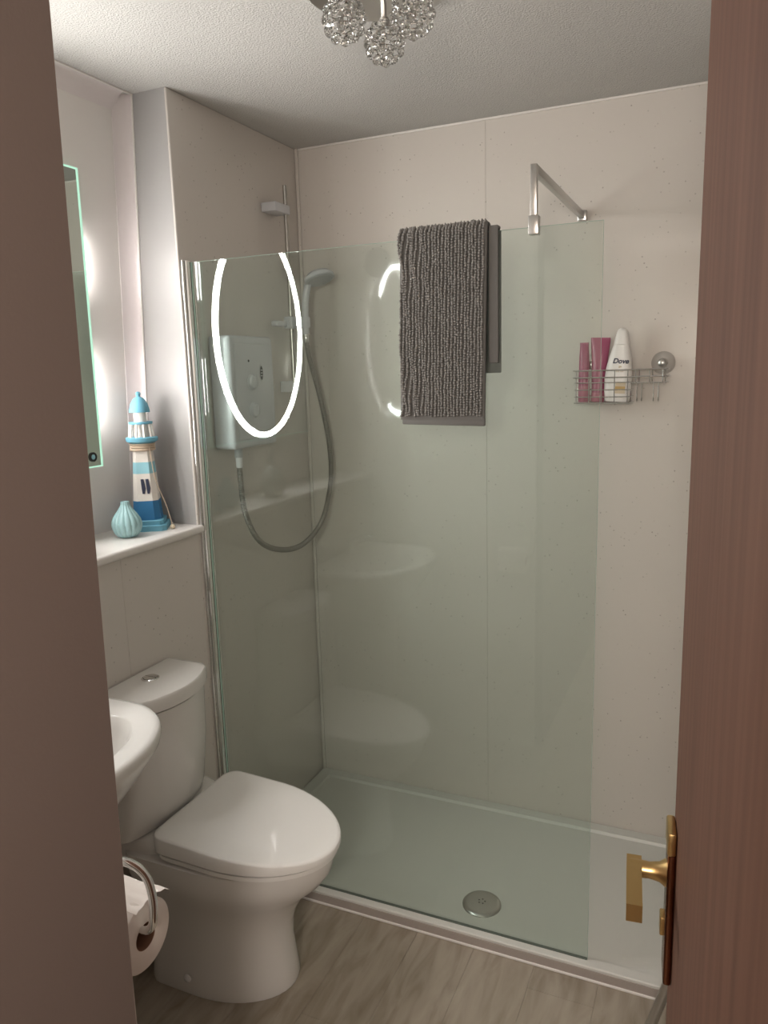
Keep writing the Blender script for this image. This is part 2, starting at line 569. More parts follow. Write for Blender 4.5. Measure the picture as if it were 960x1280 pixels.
for c in range(NC):
    s = .002 + rng.random() * .004
    while s < cum[-1] * 1.0:
        y, z, d = along(s)
        x = MX0 + .003 + (MX1 - MX0 - .006) * c / (NC - 1) + wob(s, c) + rng.uniform(-.0008, .0008)
        if y > YG + .0 and z < 1.99 and rng.random() < .0:
            pass
        nrm = V((1, 0, 0)).cross(d)
        if nrm.y > 0 and y < YG: nrm = -nrm
        if y >= YG and nrm.y < 0: nrm = -nrm
        if abs(d.z) < .5 and nrm.z < 0: nrm = -nrm
        rx_, rs, rn = .0037 * rng.uniform(.9, 1.15), .0036 * rng.uniform(.9, 1.2), .0072 * rng.uniform(.75, 1.25)
        base = len(verts)
        o = V((lean(x, z), y, z)) + nrm * .001
        tl = rng.uniform(-.25, .25)
        for q in tv:
            verts.append(o + V((1, 0, 0)) * (q.x * rx_ + tl * rn * q.z) + d * (q.y * rs) + nrm * (q.z * rn))
        for f in tf:
            faces.append([base + i for i in f])
        s += .0063 * rng.uniform(.9, 1.12)
# nubs along the left cut side
me = bpy.data.meshes.new('chenille_pile')
me.from_pydata(verts, [], faces)
me.materials.append(M['pile'])
for p in me.polygons: p.use_smooth = True
po = bpy.data.objects.new('chenille_pile', me)
COL.objects.link(po); po.parent = t; po.matrix_basis = parent_world(t).inverted(); po['kind'] = 'stuff'

# ------------------------------------------------------------------ LED mirror in the recess
MT = thing('led_mirror', 'frameless rectangular mirror with lit oval ring, hung in the recess at left', 'mirror', (-.16, -1.27, 1.43))
MY0, MY1, MZ0, MZ1 = -1.62, -.928, 1.432, 2.238
def mx(z): return -.150 + .012 * (z - 1.83)
b = MB()
def slab(bm_, ya, yb, za, zb, d0, d1, mi=0):
    r0 = [(mx(za) + d0, ya, za), (mx(za) + d1, ya, za), (mx(za) + d1, yb, za), (mx(za) + d0, yb, za)]
    r1 = [(mx(zb) + d0, ya, zb), (mx(zb) + d1, ya, zb), (mx(zb) + d1, yb, zb), (mx(zb) + d0, yb, zb)]
    bm_.loft([r0, r1], mi=mi)
slab(b, MY0, MY1, MZ0, MZ1, -.005, 0)
mg = b.obj('mirror_glass', [M['glass_edge'], M['mirror']], MT, smooth=False)
for p in mg.data.polygons:
    if p.normal.x > .9: p.material_index = 1
b = MB()
cyR, czR, ry, rz = -1.284, 1.832, .290, .385
N_ = 96
o_, i_ = [], []
for k in range(N_):
    a_ = 2 * PI * k / N_
    for lst, d in ((o_, .010), (i_, -.010)):
        yy, zz = cyR + (ry + d) * math.cos(a_), czR + (rz + d) * math.sin(a_)
        lst.append(b.bm.verts.new((mx(zz) + .0008, yy, zz)))
for k in range(N_):
    j = (k + 1) % N_
    b.bm.faces.new((o_[k], o_[j], i_[j], i_[k]))
b.obj('light_ring', M['led'], MT, smooth=False)
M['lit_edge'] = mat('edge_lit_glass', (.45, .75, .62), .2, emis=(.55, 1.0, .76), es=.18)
b = MB()
slab(b, MY1 - .0075, MY1 + .0003, MZ0 - .0003, MZ1 + .0003, -.0053, .0004)
slab(b, MY0, MY1 - .0075, MZ1 - .005, MZ1 + .0003, -.0053, .0004)
slab(b, MY0, MY1 - .0075, MZ0 - .0003, MZ0 + .004, -.0053, .0004)
b.obj('polished_edge', M['lit_edge'], MT, smooth=False)
b = MB(); slab(b, MY0 + .03, MY1 - .003, MZ0 + .06, MZ1 - .05, -.026, -.0055); b.obj('back_box', M['white_pl'], MT, smooth=False)
for za, zb in ((1.93, 2.06), (1.545, 1.735)):
    b = MB()
    b.box((mx(za) - .027, MY1 - .0025, za), (mx(zb) - .0062, MY1 - .0005, zb)); b.obj('side_light', M['led_side'], MT, smooth=False)
b = MB(); b.lathe([(.0135, 0), (.0135, .003), (.008, .003), (.008, .001)], (mx(1.46) + .0002, -.965, 1.462), 24, axis='X')
b.obj('touch_button', M['dark'], MT)
b = MB(); b.lathe([(.0072, 0.001), (.0072, .0025), (.004, .0035)], (mx(1.46) + .0002, -.965, 1.462), 20, axis='X')
b.obj('button_centre', M['pale_blue'], MT)

# ------------------------------------------------------------------ things on the sill
LX, LY = -.118, -.800
t = thing('lighthouse', 'blue and white wooden lighthouse ornament at the right end of the sill', 'ornament', (LX, LY, SILL))
rotL = Matrix.Rotation(math.radians(32), 3, 'Z')
def sq(h, z, n=4, bev=.15):
    pts = []
    for k in range(4):
        a_ = PI / 4 + k * PI / 2
        c = V((math.cos(a_), math.sin(a_), 0)) * h * math.sqrt(2)
        t1 = V((-math.sin(a_), math.cos(a_), 0))
        for s_ in (-1, 1):
            q = c - V((math.cos(a_), math.sin(a_), 0)) * h * bev + t1 * s_ * h * bev
            pts.append(V((LX, LY, z)) + rotL @ q)
    return pts
Zs = lambda k: SILL + k
tw = lambda k: .0405 - .0125 * (k - .035) / .185      # half width of the tower at height k
b = MB(); b.loft([sq(.058, Zs(0)), sq(.058, Zs(.016)), sq(.055, Zs(.018))], ); b.loft([sq(.049, Zs(.018)), sq(.049, Zs(.030)), sq(.047, Zs(.032))])
b.obj('base', M['sky_blue'], t, smooth=False)
def band(k0, k1, m_, nm):
    b = MB(); b.loft([sq(tw(k0), Zs(k0), bev=.28), sq(tw(k1), Zs(k1), bev=.28)]); return b.obj(nm, m_, t, smooth=False)
band(.032, .090, M['navy'], 'band'); band(.090, .172, M['cream'], 'tower'); band(.172, .206, M['pale_blue'], 'band'); band(.206, .240, M['cream'], 'tower')
b = MB(); b.lathe([(.027, Zs(.240)), (.031, Zs(.262))], (LX, LY, 0), 20); nk = b.obj('neck', M['cream'], t)
for k in range(3):
    b = MB(); b.tube([(LX + .034 * math.cos(2 * PI * i / 24), LY + .034 * math.sin(2 * PI * i / 24), Zs(.243 + .0075 * k)) for i in range(24)], .004, 6, closed=True)
    b.obj('rope', M['rope'], t)
b = MB(); b.lathe([(.036, Zs(.262)), (.046, Zs(.268)), (.047, Zs(.278)), (.044, Zs(.280))], (LX, LY, 0), 28); b.obj('gallery', M['sky_blue'], t)
for k in range(10):
    a_ = 2 * PI * k / 10
    b = MB(); b.tube([(LX + .036 * math.cos(a_), LY + .036 * math.sin(a_), Zs(.279)), (LX + .031 * math.cos(a_), LY + .031 * math.sin(a_), Zs(.319))], .0036, 6)
    b.obj('baluster', M['cream'], t)
b = MB(); b.lathe([(.022, Zs(.279)), (.020, Zs(.318))], (LX, LY, 0), 20); b.obj('lantern_base', M['cream'], t)
b = MB(); b.lathe([(.034, Zs(.318)), (.035, Zs(.321)), (.034, Zs(.325))], (LX, LY, 0), 28); b.obj('rail', M['sky_blue'], t)
b = MB(); b.lathe([(.019, Zs(.325)), (.018, Zs(.353))], (LX, LY, 0), 20); b.obj('lantern', M['cream'], t)
b = MB(); b.lathe([(.030, Zs(.353)), (.029, Zs(.362)), (.025, Zs(.378)), (.016, Zs(.393)), (.006, Zs(.399)), (.006, Zs(.403)), (.008, Zs(.408)), (.005, Zs(.413)), (.001, Zs(.414))], (LX, LY, 0), 28)
b.obj('dome', M['sky_blue'], t)
for dx_, rz_ in ((-.008, .12), (.006, -.2)):        # two dark painted windows on the camera side
    c = V((LX, LY, 0)) + rotL @ V((dx_ + .006, -tw(.13) - .0006, 0))
    b = MB()
    n0 = rotL @ V((1, 0, 0))
    b.loft([[V((c.x, c.y, Zs(.112))) + n0 * s_ * .003 + V((0, 0, 0)) + (rotL @ V((0, d_, 0))) for s_, d_ in ((-1, -.003), (1, -.003), (1, .002), (-1, .002))],
            [V((c.x, c.y, Zs(.128))) + n0 * (s_ * .0055 + .001) + (rotL @ V((0, d_ + .0006, 0))) for s_, d_ in ((-1, -.003), (1, -.003), (1, .002), (-1, .002))],
            [V((c.x, c.y, Zs(.156))) + n0 * (s_ * .004 - .002) + (rotL @ V((0, d_ + .0022, 0))) for s_, d_ in ((-1, -.003), (1, -.003), (1, .002), (-1, .002))]])
    b.obj('painted_window', M['ink'], t, smooth=False)
b = MB()
q0 = V((LX, LY, Zs(.25))) + V((.036, -.012, 0))
b.tube(spline([q0, q0 + V((.012, 0, -.09)), V((LX + .062, LY + .012, Zs(.07))), V((LX + .078, LY + .015, Zs(.004)))], 8), .0014, 5)
b.obj('loose_cord', M['rope'], t)
b = MB(); b.lathe([(.001, 0), (.007, .002), (.008, .008), (.004, .014)], (LX + .079, LY + .012, SILL), 12); b.obj('cord_toggle', M['tan'], t)

def ribbed_vase(name, label, x, y, prof, m_, ribs, amp, neck_from=None):
    t = thing(name, label, 'vase', (x, y, SILL))
    b = MB()
    top = prof[-1][1]
    def fn(a, h):
        tw_ = a * ribs + 2.0 * (h - SILL) / top
        return 1 - amp * (abs(math.sin(tw_ / 2)) ** .6 * -1 + 1)
    b.lathe([(r, SILL + h) for r, h in prof], (x, y, 0), 168, fn=fn)
    b.obj('body', m_, t, angle=60)
    b = MB(); r0 = prof[-1][0]
    b.lathe([(r0 * .45, SILL + top - .004), (r0 * .7, SILL + top + .0006), (r0 * .85, SILL + top + .0006), (r0 * .8, SILL + top - .002)], (x, y, 0), 32)
    b.obj('rim', m_, t)
    return t
vp = [(.022, 0), (.034, .004), (.044, .014), (.0505, .028), (.052, .040), (.048, .054), (.038, .068), (.027, .080), (.019, .090), (.0155, .098), (.015, .104)]
ribbed_vase('ribbed_vase', 'small pale blue onion-shaped ribbed vase in front of the lighthouse', -.092, -.922, [(r_ * .84, h_) for r_, h_ in vp], M['celadon'], 14, .11)
vp2 = [(.020, 0), (.034, .006), (.046, .030), (.048, .055), (.040, .085), (.022, .108), (.010, .122), (.0075, .16), (.0075, .215), (.010, .222)]
t = thing('bottle_vase', 'tall-necked round vase on the sill, seen reflected low in the glass screen', 'vase', (-.06, -1.165, SILL))
b = MB(); b.lathe([(r, SILL + h) for r, h in vp2], (-.06, -1.165, 0), 40); b.obj('body', M['vase_grey'], t)
b = MB(); b.tube([(-.06 + .0095 * math.cos(2 * PI * i / 20), -1.165 + .0095 * math.sin(2 * PI * i / 20), SILL + .222) for i in range(20)], .0018, 6, closed=True); b.obj('lip', M['vase_grey'], t)

# ------------------------------------------------------------------ electric shower, rail, hand shower
t = thing('electric_shower', 'white electric shower unit with two knobs on the left shower wall', 'shower unit', (0, -.5, 1.45))
b = MB(); b.box((.0006, -.606, 1.447), (.082, -.358, 1.80), bev=.012, seg=4); b.obj('case', M['unit'], t)
FX = .082
b = MB(); b.box((FX - .001, -.585, 1.475), (FX + .003, -.385, 1.775), bev=.002); b.obj('face_plate', M['unit'], t)
for z in (1.655, 1.565):
    b = MB(); b.lathe([(.026, FX + .002), (.026, FX + .006), (.022, FX + .009), (.020, FX + .016), (.017, FX + .018), (.001, FX + .0185)], (0, -.500, z), 36, axis='X')
    k = b.obj('knob', M['unit'], t)
    b = MB(); b.box((FX + .0178, -.5035, z - .014), (FX + .021, -.4965, z + .016), bev=.0015); b.obj('grip', M['unit'], k)
b = MB(); b.lathe([(.022, FX + .0028), (.022, FX + .0042), (.0205, FX + .0046)], (0, -.443, 1.683), 36, axis='X', rx=.5, ry=1.25)
lg = b.obj('badge', M['grey_pl'], t)
b = MB(); b.lathe([(.018, FX + .0046), (.018, FX + .0052)], (0, -.443, 1.683), 32, axis='X', rx=.45, ry=1.25); b.obj('badge_centre', M['dark'], lg)
for dz_ in (-.009, .0, .009):
    b = MB(); b.box((FX + .005, -.4475, 1.683 + dz_ - .0015), (FX + .0056, -.4385, 1.683 + dz_ + .0015)); b.obj('badge_mark', M['grey_pl'], lg)
b = MB(); b.lathe([(.004, FX + .0028), (.004, FX + .004)], (0, -.512, 1.722), 14, axis='X'); b.obj('power_light', M['dark'], t)
b = MB(); b.lathe([(.013, 1.418), (.0135, 1.448)], (.055, -.555, 0), 20); b.obj('outlet', M['grey_pl'], t)

t = thing('shower_rail', 'slim chrome riser rail with a white top bracket in the shower corner', 'shower rail', (.05, -.17, 1.62))
b = MB(); b.tube([(.048, -.172, 1.60), (.048, -.172, 2.318)], .0075, 16); b.obj('pole', M['pole'], t)
b = MB(); b.box((.0006, -.255, 2.222), (.058, -.158, 2.252), bev=.003, seg=3); b.obj('top_bracket', M['unit'], t)
b = MB(); b.box((.0006, -.192, 1.612), (.060, -.152, 1.652), bev=.004, seg=3); b.obj('bottom_bracket', M['white_pl'], t)
b = MB(); b.box((.030, -.196, 1.835), (.066, -.148, 1.877), bev=.006, seg=3)
b.box((.02, -.262, 1.842), (.046, -.19, 1.860), bev=.004, seg=3)
b.lathe([(.016, 1.836), (.018, 1.845), (.018, 1.868), (.015, 1.874)], (.098, -.158, 0), 20)
b.box((.060, -.170, 1.845), (.088, -.150, 1.868), bev=.003); b.obj('slider', M['unit'], t)

t = thing('hand_shower', 'white round hand shower with ribbed grey hose, held on the riser rail', 'hand shower', (.10, -.158, 1.84))
b = MB(); b.tube(spline([(.098, -.158, 1.815), (.098, -.158, 1.86), (.102, -.157, 1.93), (.115, -.155, 1.985), (.140, -.152, 2.012)], 6), .0125, 14); b.obj('handle', M['unit'], t)
ax = V((.34, -.12, -.93)).normalized()
b = MB()
q = V((0, 0, 1)).rotation_difference(ax).to_matrix().to_4x4()
b.lathe([(.020, -.030), (.040, -.022), (.053, -.010), (.055, 0), (.051, .003), (.001, .0035)], (0, 0, 0), 36)
bmesh.ops.transform(b.bm, matrix=Matrix.Translation((.158, -.150, 1.999)) @ q, verts=b.bm.verts)
hd = b.obj('shower_head', M['unit'], t)
b = MB(); b.lathe([(.046, .0036), (.045, .005), (.001, .0052)], (0, 0, 0), 32)
bmesh.ops.transform(b.bm, matrix=Matrix.Translation((.158, -.150, 1.999)) @ q, verts=b.bm.verts)
b.obj('spray_plate', M['grey_pl'], hd)
HP = [(.055, -.555, 1.425), (.056, -.555, 1.36), (.062, -.550, 1.24), (.080, -.505, 1.135), (.10, -.405, 1.082), (.115, -.28, 1.075), (.128, -.165, 1.13),
      (.135, -.105, 1.23), (.138, -.085, 1.33), (.130, -.085, 1.45), (.115, -.110, 1.60), (.103, -.145, 1.72), (.098, -.157, 1.79), (.098, -.158, 1.818)]
HS = spline(HP, 10)
b = MB()
rr = []
# ribbed: short rings of alternating radius
L_ = [0]
for p, q_ in zip(HS, HS[1:]): L_.append(L_[-1] + (q_ - p).length)
n_ = int(L_[-1] / .0032)
pts, rad = [], []
j = 0
for i in range(n_ + 1):
    s = L_[-1] * i / n_
    while j < len(L_) - 2 and L_[j + 1] < s: j += 1
    k = (s - L_[j]) / max(1e-9, L_[j + 1] - L_[j])
    pts.append(HS[j].lerp(HS[j + 1], k)); rad.append(.0098 if i % 2 else .0082)
prev = None
rings = []
for i, p in enumerate(pts):
    tg = (pts[min(i + 1, n_)] - pts[max(i - 1, 0)]).normalized()
    u = tg.cross(V((1, 0, 0))).normalized() if prev is None else (prev - tg * prev.dot(tg)).normalized()
    prev = u; v_ = tg.cross(u)
    rings.append([p + (u * math.cos(2 * PI * q_ / 10) + v_ * math.sin(2 * PI * q_ / 10)) * rad[i] for q_ in range(10)])
b.loft(rings)
b.obj('hose', M['hose'], t)
b = MB(); b.lathe([(.0095, 1.385), (.011, 1.39), (.011, 1.42), (.009, 1.424)], (.0555, -.555, 0), 16); b.obj('hose_nut', M['white_pl'], t)
b = MB(); b.lathe([(.009, 1.785), (.0115, 1.79), (.0115, 1.812), (.01, 1.816)], (.098, -.158, 0), 16); b.obj('hose_nut', M['chrome'], t)

# ------------------------------------------------------------------ caddy and bottles on the back wall
BX0, BX1, BXM, BY0, BY1 = 1.030, 1.316, 1.206, -.112, -.012
BZB, BZT = 1.560, 1.660
t = thing('wire_caddy', 'chrome wire shower caddy stuck to the back wall beside the glass edge', 'caddy', (1.17, -.05, BZB))
def loop(b, x0, x1, y0, y1, z, r=.0022, cr=.012):
    pts = []
    for (cx, cy, a0) in ((x1 - cr, y1 - cr, 0), (x0 + cr, y1 - cr, PI / 2), (x0 + cr, y0 + cr, PI), (x1 - cr, y0 + cr, 1.5 * PI)):
        for i in range(5):
            a_ = a0 + PI / 2 * i / 4
            pts.append((cx + cr * math.cos(a_), cy + cr * math.sin(a_), z))
    b.tube(pts, r, 6, closed=True)
for z in (BZT, BZT - .022):
    b = MB(); loop(b, BX0, BX1, BY0, BY1, z); b.obj('rail', M['chrome'], t)
for z in (BZB + .062, BZB + .040, BZB + .018, BZB):
    b = MB(); loop(b, BX0 + .004, BXM, BY0 + .003, BY1, z, .0016); b.obj('basket_wire', M['chrome'], t)
for i in range(5):
    x = BX0 + .012 + (BXM - BX0 - .02) * i / 4
    b = MB(); b.tube(spline([(x, BY0, BZT), (x, BY0 + .002, BZB + .01), (x, BY0 + .012, BZB), (x, BY1 - .01, BZB), (x, BY1, BZB + .01), (x, BY1, BZT)], 3), .0016, 6)
    b.obj('upright', M['chrome'], t)
for i in range(8):
    y = BY0 + .008 + (BY1 - BY0 - .016) * i / 7
    b = MB(); b.tube([(BX0 + .004, y, BZB - .002), (BXM, y, BZB - .002)], .0014, 5); b.obj('floor_wire', M['chrome'], t)
for x in (1.222, 1.262, 1.30):
    b = MB(); b.tube(spline([(x, BY0, BZT), (x, BY0, BZT - .034), (x, BY0 + .01, BZT - .042), (x, BY1 - .01, BZT - .042), (x, BY1, BZT - .034), (x, BY1, BZT)], 3), .0016, 6)
    b.obj('upright', M['chrome'], t)
for y in (BY0 + .006, BY1 - .03):
    b = MB(); b.tube([(BXM, y, BZT - .041), (BX1 - .004, y, BZT - .041)], .0016, 6); b.obj('shelf_wire', M['chrome'], t)
for x in (1.226, 1.240, 1.274, 1.288):
    b = MB(); b.tube(spline([(x, BY0 + .004, BZT - .04), (x, BY0 + .004, BZB + .02), (x, BY0, BZB + .006), (x + .002, BY0 - .010, BZB + .004), (x + .002, BY0 - .014, BZB + .016)], 4), .0014, 6)
    b.obj('hook', M['chrome'], t)
for x in (1.292, 1.075):
    b = MB(); b.lathe([(.036, -.0008), (.036, -.003), (.028, -.011), (.016, -.016), (.011, -.024), (.011, -.034), (.001, -.036)], (x, 0, 1.678), 32, axis='Y')
    sc_ = b.obj('suction_cup', mat('clear_cup', (.52, .49, .46), .15, spec=.7), t)
    b = MB(); b.lathe([(.013, -.034), (.013, -.044), (.009, -.047), (.001, -.048)], (x, 0, 1.678), 20, axis='Y'); b.obj('cup_knob', M['satin'], sc_)
    b = MB(); b.tube([(x, BY1 + .0, BZT), (x, -.012, 1.672)], .0018, 6); b.obj('cup_wire', M['chrome'], sc_)

def tube_bottle(name, label, x, y, w0, w1, d0, zb, zt, tilt, m_cap, m_body, cap_h):
    t = thing(name, label, 'tube', (x, y, zb))
    R_ = Matrix.Translation((x, y, zb)) @ Matrix.Rotation(tilt, 4, 'Y')
    hh = zt - zb
    def ell(wd, dp, z, n=28):
        return [R_ @ V((wd * math.cos(2 * PI * i / n), dp * math.sin(2 * PI * i / n), z)) for i in range(n)]
    b = MB(); b.loft([ell(w0 * .92, d0 * .92, 0), ell(w0, d0, .003), ell(w0 * .98, d0, cap_h)]); b.obj('cap', m_cap, t)
    b = MB(); b.loft([ell(w0 * .93, d0 * .93, cap_h), ell(w0 * .95, d0 * .9, cap_h + .01), ell((w0 + w1) / 2, d0 * .6, cap_h + (hh - cap_h) * .6), ell(w1, .0055, hh - .012), ell(w1, .0030, hh - .006), ell(w1, .0028, hh)])
    b.obj('body', m_body, t)
    return t
tube_bottle('slim_tube', 'slim dark pink tube standing at the left end of the wire caddy', 1.060, -.070, .0185, .0135, .017, BZB + .002, 1.748, -.01, M['pink_light'], M['pink'], .05)
tube_bottle('wide_tube', 'wide pink tube in the caddy between slim tube and white bottle', 1.1005, -.060, .021, .030, .019, BZB + .002, 1.762, .035, M['pink_light'], M['pink'], .028)

t = thing('body_wash_bottle', 'white body wash bottle leaning in the caddy right of the pink tubes', 'bottle', (1.163, -.072, BZB + .002))
R_ = Matrix.Translation((1.163, -.074, BZB + .002)) @ Matrix.Rotation(math.radians(3), 4, 'Y')
def ell2(wl, wr, dp, z, n=36):
    out = []
    for i in range(n):
        a_ = 2 * PI * i / n
        c, s_ = math.cos(a_), math.sin(a_)
        e = .75
        out.append(R_ @ V(((wr if c > 0 else wl) * math.copysign(abs(c) ** e, c), dp * math.copysign(abs(s_) ** e, s_), z)))
    return out
b = MB()
secs = [(.034, .034, .018, 0), (.0375, .0375, .0205, .004), (.041, .039, .022, .03), (.043, .040, .022, .07), (.0405, .038, .021, .105), (.033, .033, .019, .14), (.023, .0245, .016, .175)]
b.loft([ell2(*s_) for s_ in secs]); b.obj('body', M['bottle'], t, angle=50)
b = MB()
secs = [(.023, .0245, .016, .1755), (.0195, .0205, .0145, .198), (.0165, .0175, .013, .213), (.0125, .013, .010, .2215), (.006, .006, .005, .2255)]
b.loft([ell2(*s_) for s_ in secs]); b.obj('cap', M['bottle'], t, angle=50)
def text(body, size, m_, parent, mw, name='print', shear=0.0, off=.0006):
    c = bpy.data.curves.new(name, 'FONT')
    c.body = body; c.size = size; c.align_x = 'CENTER'; c.align_y = 'CENTER'; c.shear = shear; c.extrude = .00015; c.offset = off
    o = bpy.data.objects.new(name, c)
    COL.objects.link(o)
    dg = bpy.context.evaluated_depsgraph_get()
    me = bpy.data.meshes.new_from_object(o.evaluated_get(dg))
    bpy.data.objects.remove(o); bpy.data.curves.remove(c)
    me.materials.clear(); me.materials.append(m_)
    o = bpy.data.objects.new(name, me); COL.objects.link(o)
    o.parent = parent; o.matrix_basis = parent_world(parent).inverted() @ mw
    return o
FACE = R_ @ Matrix.Translation((0, 0, 0)) 
def onface(x, z, y): return R_ @ Matrix.Translation((x, y, z)) @ Matrix.Rotation(PI / 2, 4, 'X')
text('Dove', .0215, M['ink'], t, onface(.004, .125, -.0210), 'lettering', .25)
text('go', .008, M['tan'], t, onface(.004, .109, -.0218), 'small_print')
text('body wash', .0055, M['tan'], t, onface(.004, .094, -.0222), 'small_print', 0, .0001)
b = MB(); b.loft([[R_ @ V((x, -.0232, z)) for x, z in ((-.006, .026), (.024, .026), (.024, .062), (-.006, .062))], [R_ @ V((x, -.0215, z)) for x, z in ((-.006, .026), (.024, .026), (.024, .062), (-.006, .062))]]); b.obj('label', M['tan'], t, smooth=False)
b = MB(); b.box((0, 0, 0), (.001, .001, .001)); bmesh.ops.delete(b.bm, geom=list(b.bm.verts), context='VERTS')
b.loft([[R_ @ V((x, -.0236, z)) for x, z in ((-.006, .037), (.024, .037), (.024, .048), (-.006, .048))], [R_ @ V((x, -.0233, z)) for x, z in ((-.006, .037), (.024, .037), (.024, .048), (-.006, .048))]]); b.obj('gold_stripe', M['gold'], t, smooth=False)

# ------------------------------------------------------------------ toilet
TY = -1.014
t = thing('toilet', 'white close-coupled toilet with closed seat against the left wall', 'toilet', (.3, TY, 0))
def dsh(x0, x1, hw, z, n=48, cr=.04, e=2.0, xm=None, dz=0):
    """D outline: squarish back at x0, round nose at x1"""
    if xm is None: xm = x0 + (x1 - x0) * .42
    pts = []
    m_ = n // 2
    for i in range(m_ + 1):           # nose, from -hw to +hw
        a_ = -PI / 2 + PI * i / m_
        c, s_ = math.cos(a_), math.sin(a_)
        pts.append((xm + (x1 - xm) * abs(c) ** (2 / e), hw * math.copysign(abs(s_) ** (2 / e), s_)))
    for i in range(6):
        a_ = PI / 2 * i / 5
        pts.append((x0 + cr - cr * math.sin(a_), hw - cr + cr * math.cos(a_)))
    for i in range(6):
        a_ = PI / 2 * i / 5
        pts.append((x0 + cr - cr * math.cos(a_), -hw + cr - cr * math.sin(a_)))
    return [V((x, TY + y, z + dz * (x - x0))) for x, y in pts]
b = MB()
b.loft([dsh(.05, .452, .146, .0005, cr=.05), dsh(.05, .455, .147, .012, cr=.05), dsh(.05, .448, .140, .06, cr=.05), dsh(.05, .442, .134, .13, cr=.05), dsh(.05, .447, .134, .19, cr=.05),
        dsh(.045, .463, .140, .235, cr=.05), dsh(.04, .500, .158, .29, cr=.05), dsh(.035, .550, .178, .335, cr=.05), dsh(.03, .574, .187, .37, cr=.05), dsh(.03, .582, .187, .405, cr=.05), dsh(.03, .582, .187, .418, cr=.05), dsh(.04, .574, .180, .421, cr=.05)])
b.obj('pan', M['ceramic'], t, angle=50)
b = MB()      # raised rear deck carrying the cistern
def rr_(x0, x1, hw, z, bow=0.0, n=24, cr=.025, yc=TY):
    pts = []
    for i in range(n + 1):
        s_ = -1 + 2 * i / n
        y = s_ * (hw)
        edge = max(0, (abs(s_) - .86) / .14)
        pts.append((x1 - bow * s_ * s_ - cr * (1 - math.sqrt(max(0, 1 - edge * edge))), y))
    pts += [(x0, hw), (x0, -hw)]
    return [V((x, yc + y, z)) for x, y in pts]
b.loft([rr_(.004, .155, .168, .36, .02), rr_(.004, .160, .172, .43, .02), rr_(.004, .150, .170, .452, .03), rr_(.004, .128, .165, .462, .035)])
b.obj('deck', M['ceramic'], t, angle=50)
b = MB()
def tilt(pts, k, q):
    return [V((p.x, p.y, p.z + k * (p.x - .14) + q * (p.x - .14) ** 2)) for p in pts]
b.loft([tilt(dsh(.146, .588, .180, .428, cr=.05), -.02, 0), tilt(dsh(.144, .592, .184, .431, cr=.05), -.02, 0), tilt(dsh(.144, .592, .184, .4425, cr=.05), -.02, 0)]); b.obj('seat', M['seat'], t, angle=50)
b = MB()
LK, LQ = -.01, -.16
b.loft([tilt(dsh(.142, .594, .182, .4465, cr=.04), -.02, 0), tilt(dsh(.140, .600, .187, .449, cr=.04), -.02, 0), tilt(dsh(.140, .600, .187, .489, cr=.04), LK, LQ), tilt(dsh(.143, .597, .184, .4925, cr=.04), LK, LQ)]
       + [tilt(dsh(.143 + (.36 - .143) * k, .597 + (.36 - .597) * k, .184 * (1 - k), .4935, cr=.04 * (1 - k)), LK, LQ) for k in (.04, .2, .4, .6, .8, .97)])
b.obj('seat_lid', M['seat'], t, angle=50)
CY = -1.055
b = MB()
b.loft([rr_(.006, .118, .170, .467, .035, cr=.01, yc=CY), rr_(.006, .135, .168, .50, .04, cr=.01, yc=CY), rr_(.006, .165, .159, .66, .045, cr=.01, yc=CY), rr_(.006, .182, .149, .816, .05, cr=.01, yc=CY)])
cs = b.obj('cistern', M['ceramic'], t, angle=50)
b = MB()
b.loft([rr_(.004, .186, .151, .8205, .05, cr=.01, yc=CY), rr_(.004, .190, .154, .823, .05, cr=.01, yc=CY), rr_(.004, .190, .154, .855, .05, cr=.01, yc=CY), rr_(.004, .186, .150, .861, .05, cr=.01, yc=CY), rr_(.010, .165, .138, .864, .045, cr=.01, yc=CY)])
cl = b.obj('cistern_lid', M['ceramic'], t, angle=40)
b = MB(); b.lathe([(.024, .8635), (.024, .866), (.021, .868), (.0205, .8665)], (.066, CY, 0), 36); fb = b.obj('flush_button', M['chrome'], t)
for s_ in (-1, 1):
    b = MB()
    pts = [(.066 + .019 * math.cos(a_) , CY + s_ * (.0012 + .018 * math.sin(a_))) for a_ in [PI * i / 16 for i in range(17)]]
    b.loft([[V((x, y, .866)) for x, y in pts], [V((x, y, .8692)) for x, y in pts], [V((.066 + (x - .066) * .85, CY + (y - CY) * .9, .870)) for x, y in pts]]); b.obj('button_half', M['chrome'], fb)
b = MB(); b.lathe([(.012, -.1462), (.012, -.149), (.008, -.153), (.001, -.1545)], (.20, TY, .05), 20, axis='Y'); b.obj('bolt_cap', M['white_pl'], t)

# ------------------------------------------------------------------ basin on the left wall
BYC = -1.56
t = thing('wash_basin', 'white ceramic wash basin on the left wall, its rounded end showing', 'basin', (.2, BYC, .9))
def bas(s, z, x0=.002, xs=1.0, n=56):
    pts = []
    m_ = n // 2
    xm, x1, hw = .20, .200 + .217 * s * xs, .290 * s
    for i in range(m_ + 1):
        a_ = -PI / 2 + PI * i / m_
        pts.append((xm * min(1, s + .15) + (x1 - xm * min(1, s + .15)) * max(0, math.cos(a_)) ** .95, hw * math.copysign(abs(math.sin(a_)) ** .95, math.sin(a_))))
    pts.append((x0 + .02, hw)); pts.append((x0, hw - .02)); pts.append((x0, -hw + .02)); pts.append((x0 + .02, -hw))
    return [V((x, BYC + y, z)) for x, y in pts]
def bowl(s, z, n=60, cx=.235):
    return [V((cx + .130 * s * math.cos(2 * PI * i / n - PI / 2), BYC + .215 * s * math.sin(2 * PI * i / n - PI / 2), z)) for i in range(n)]
ZB = .915
b = MB()
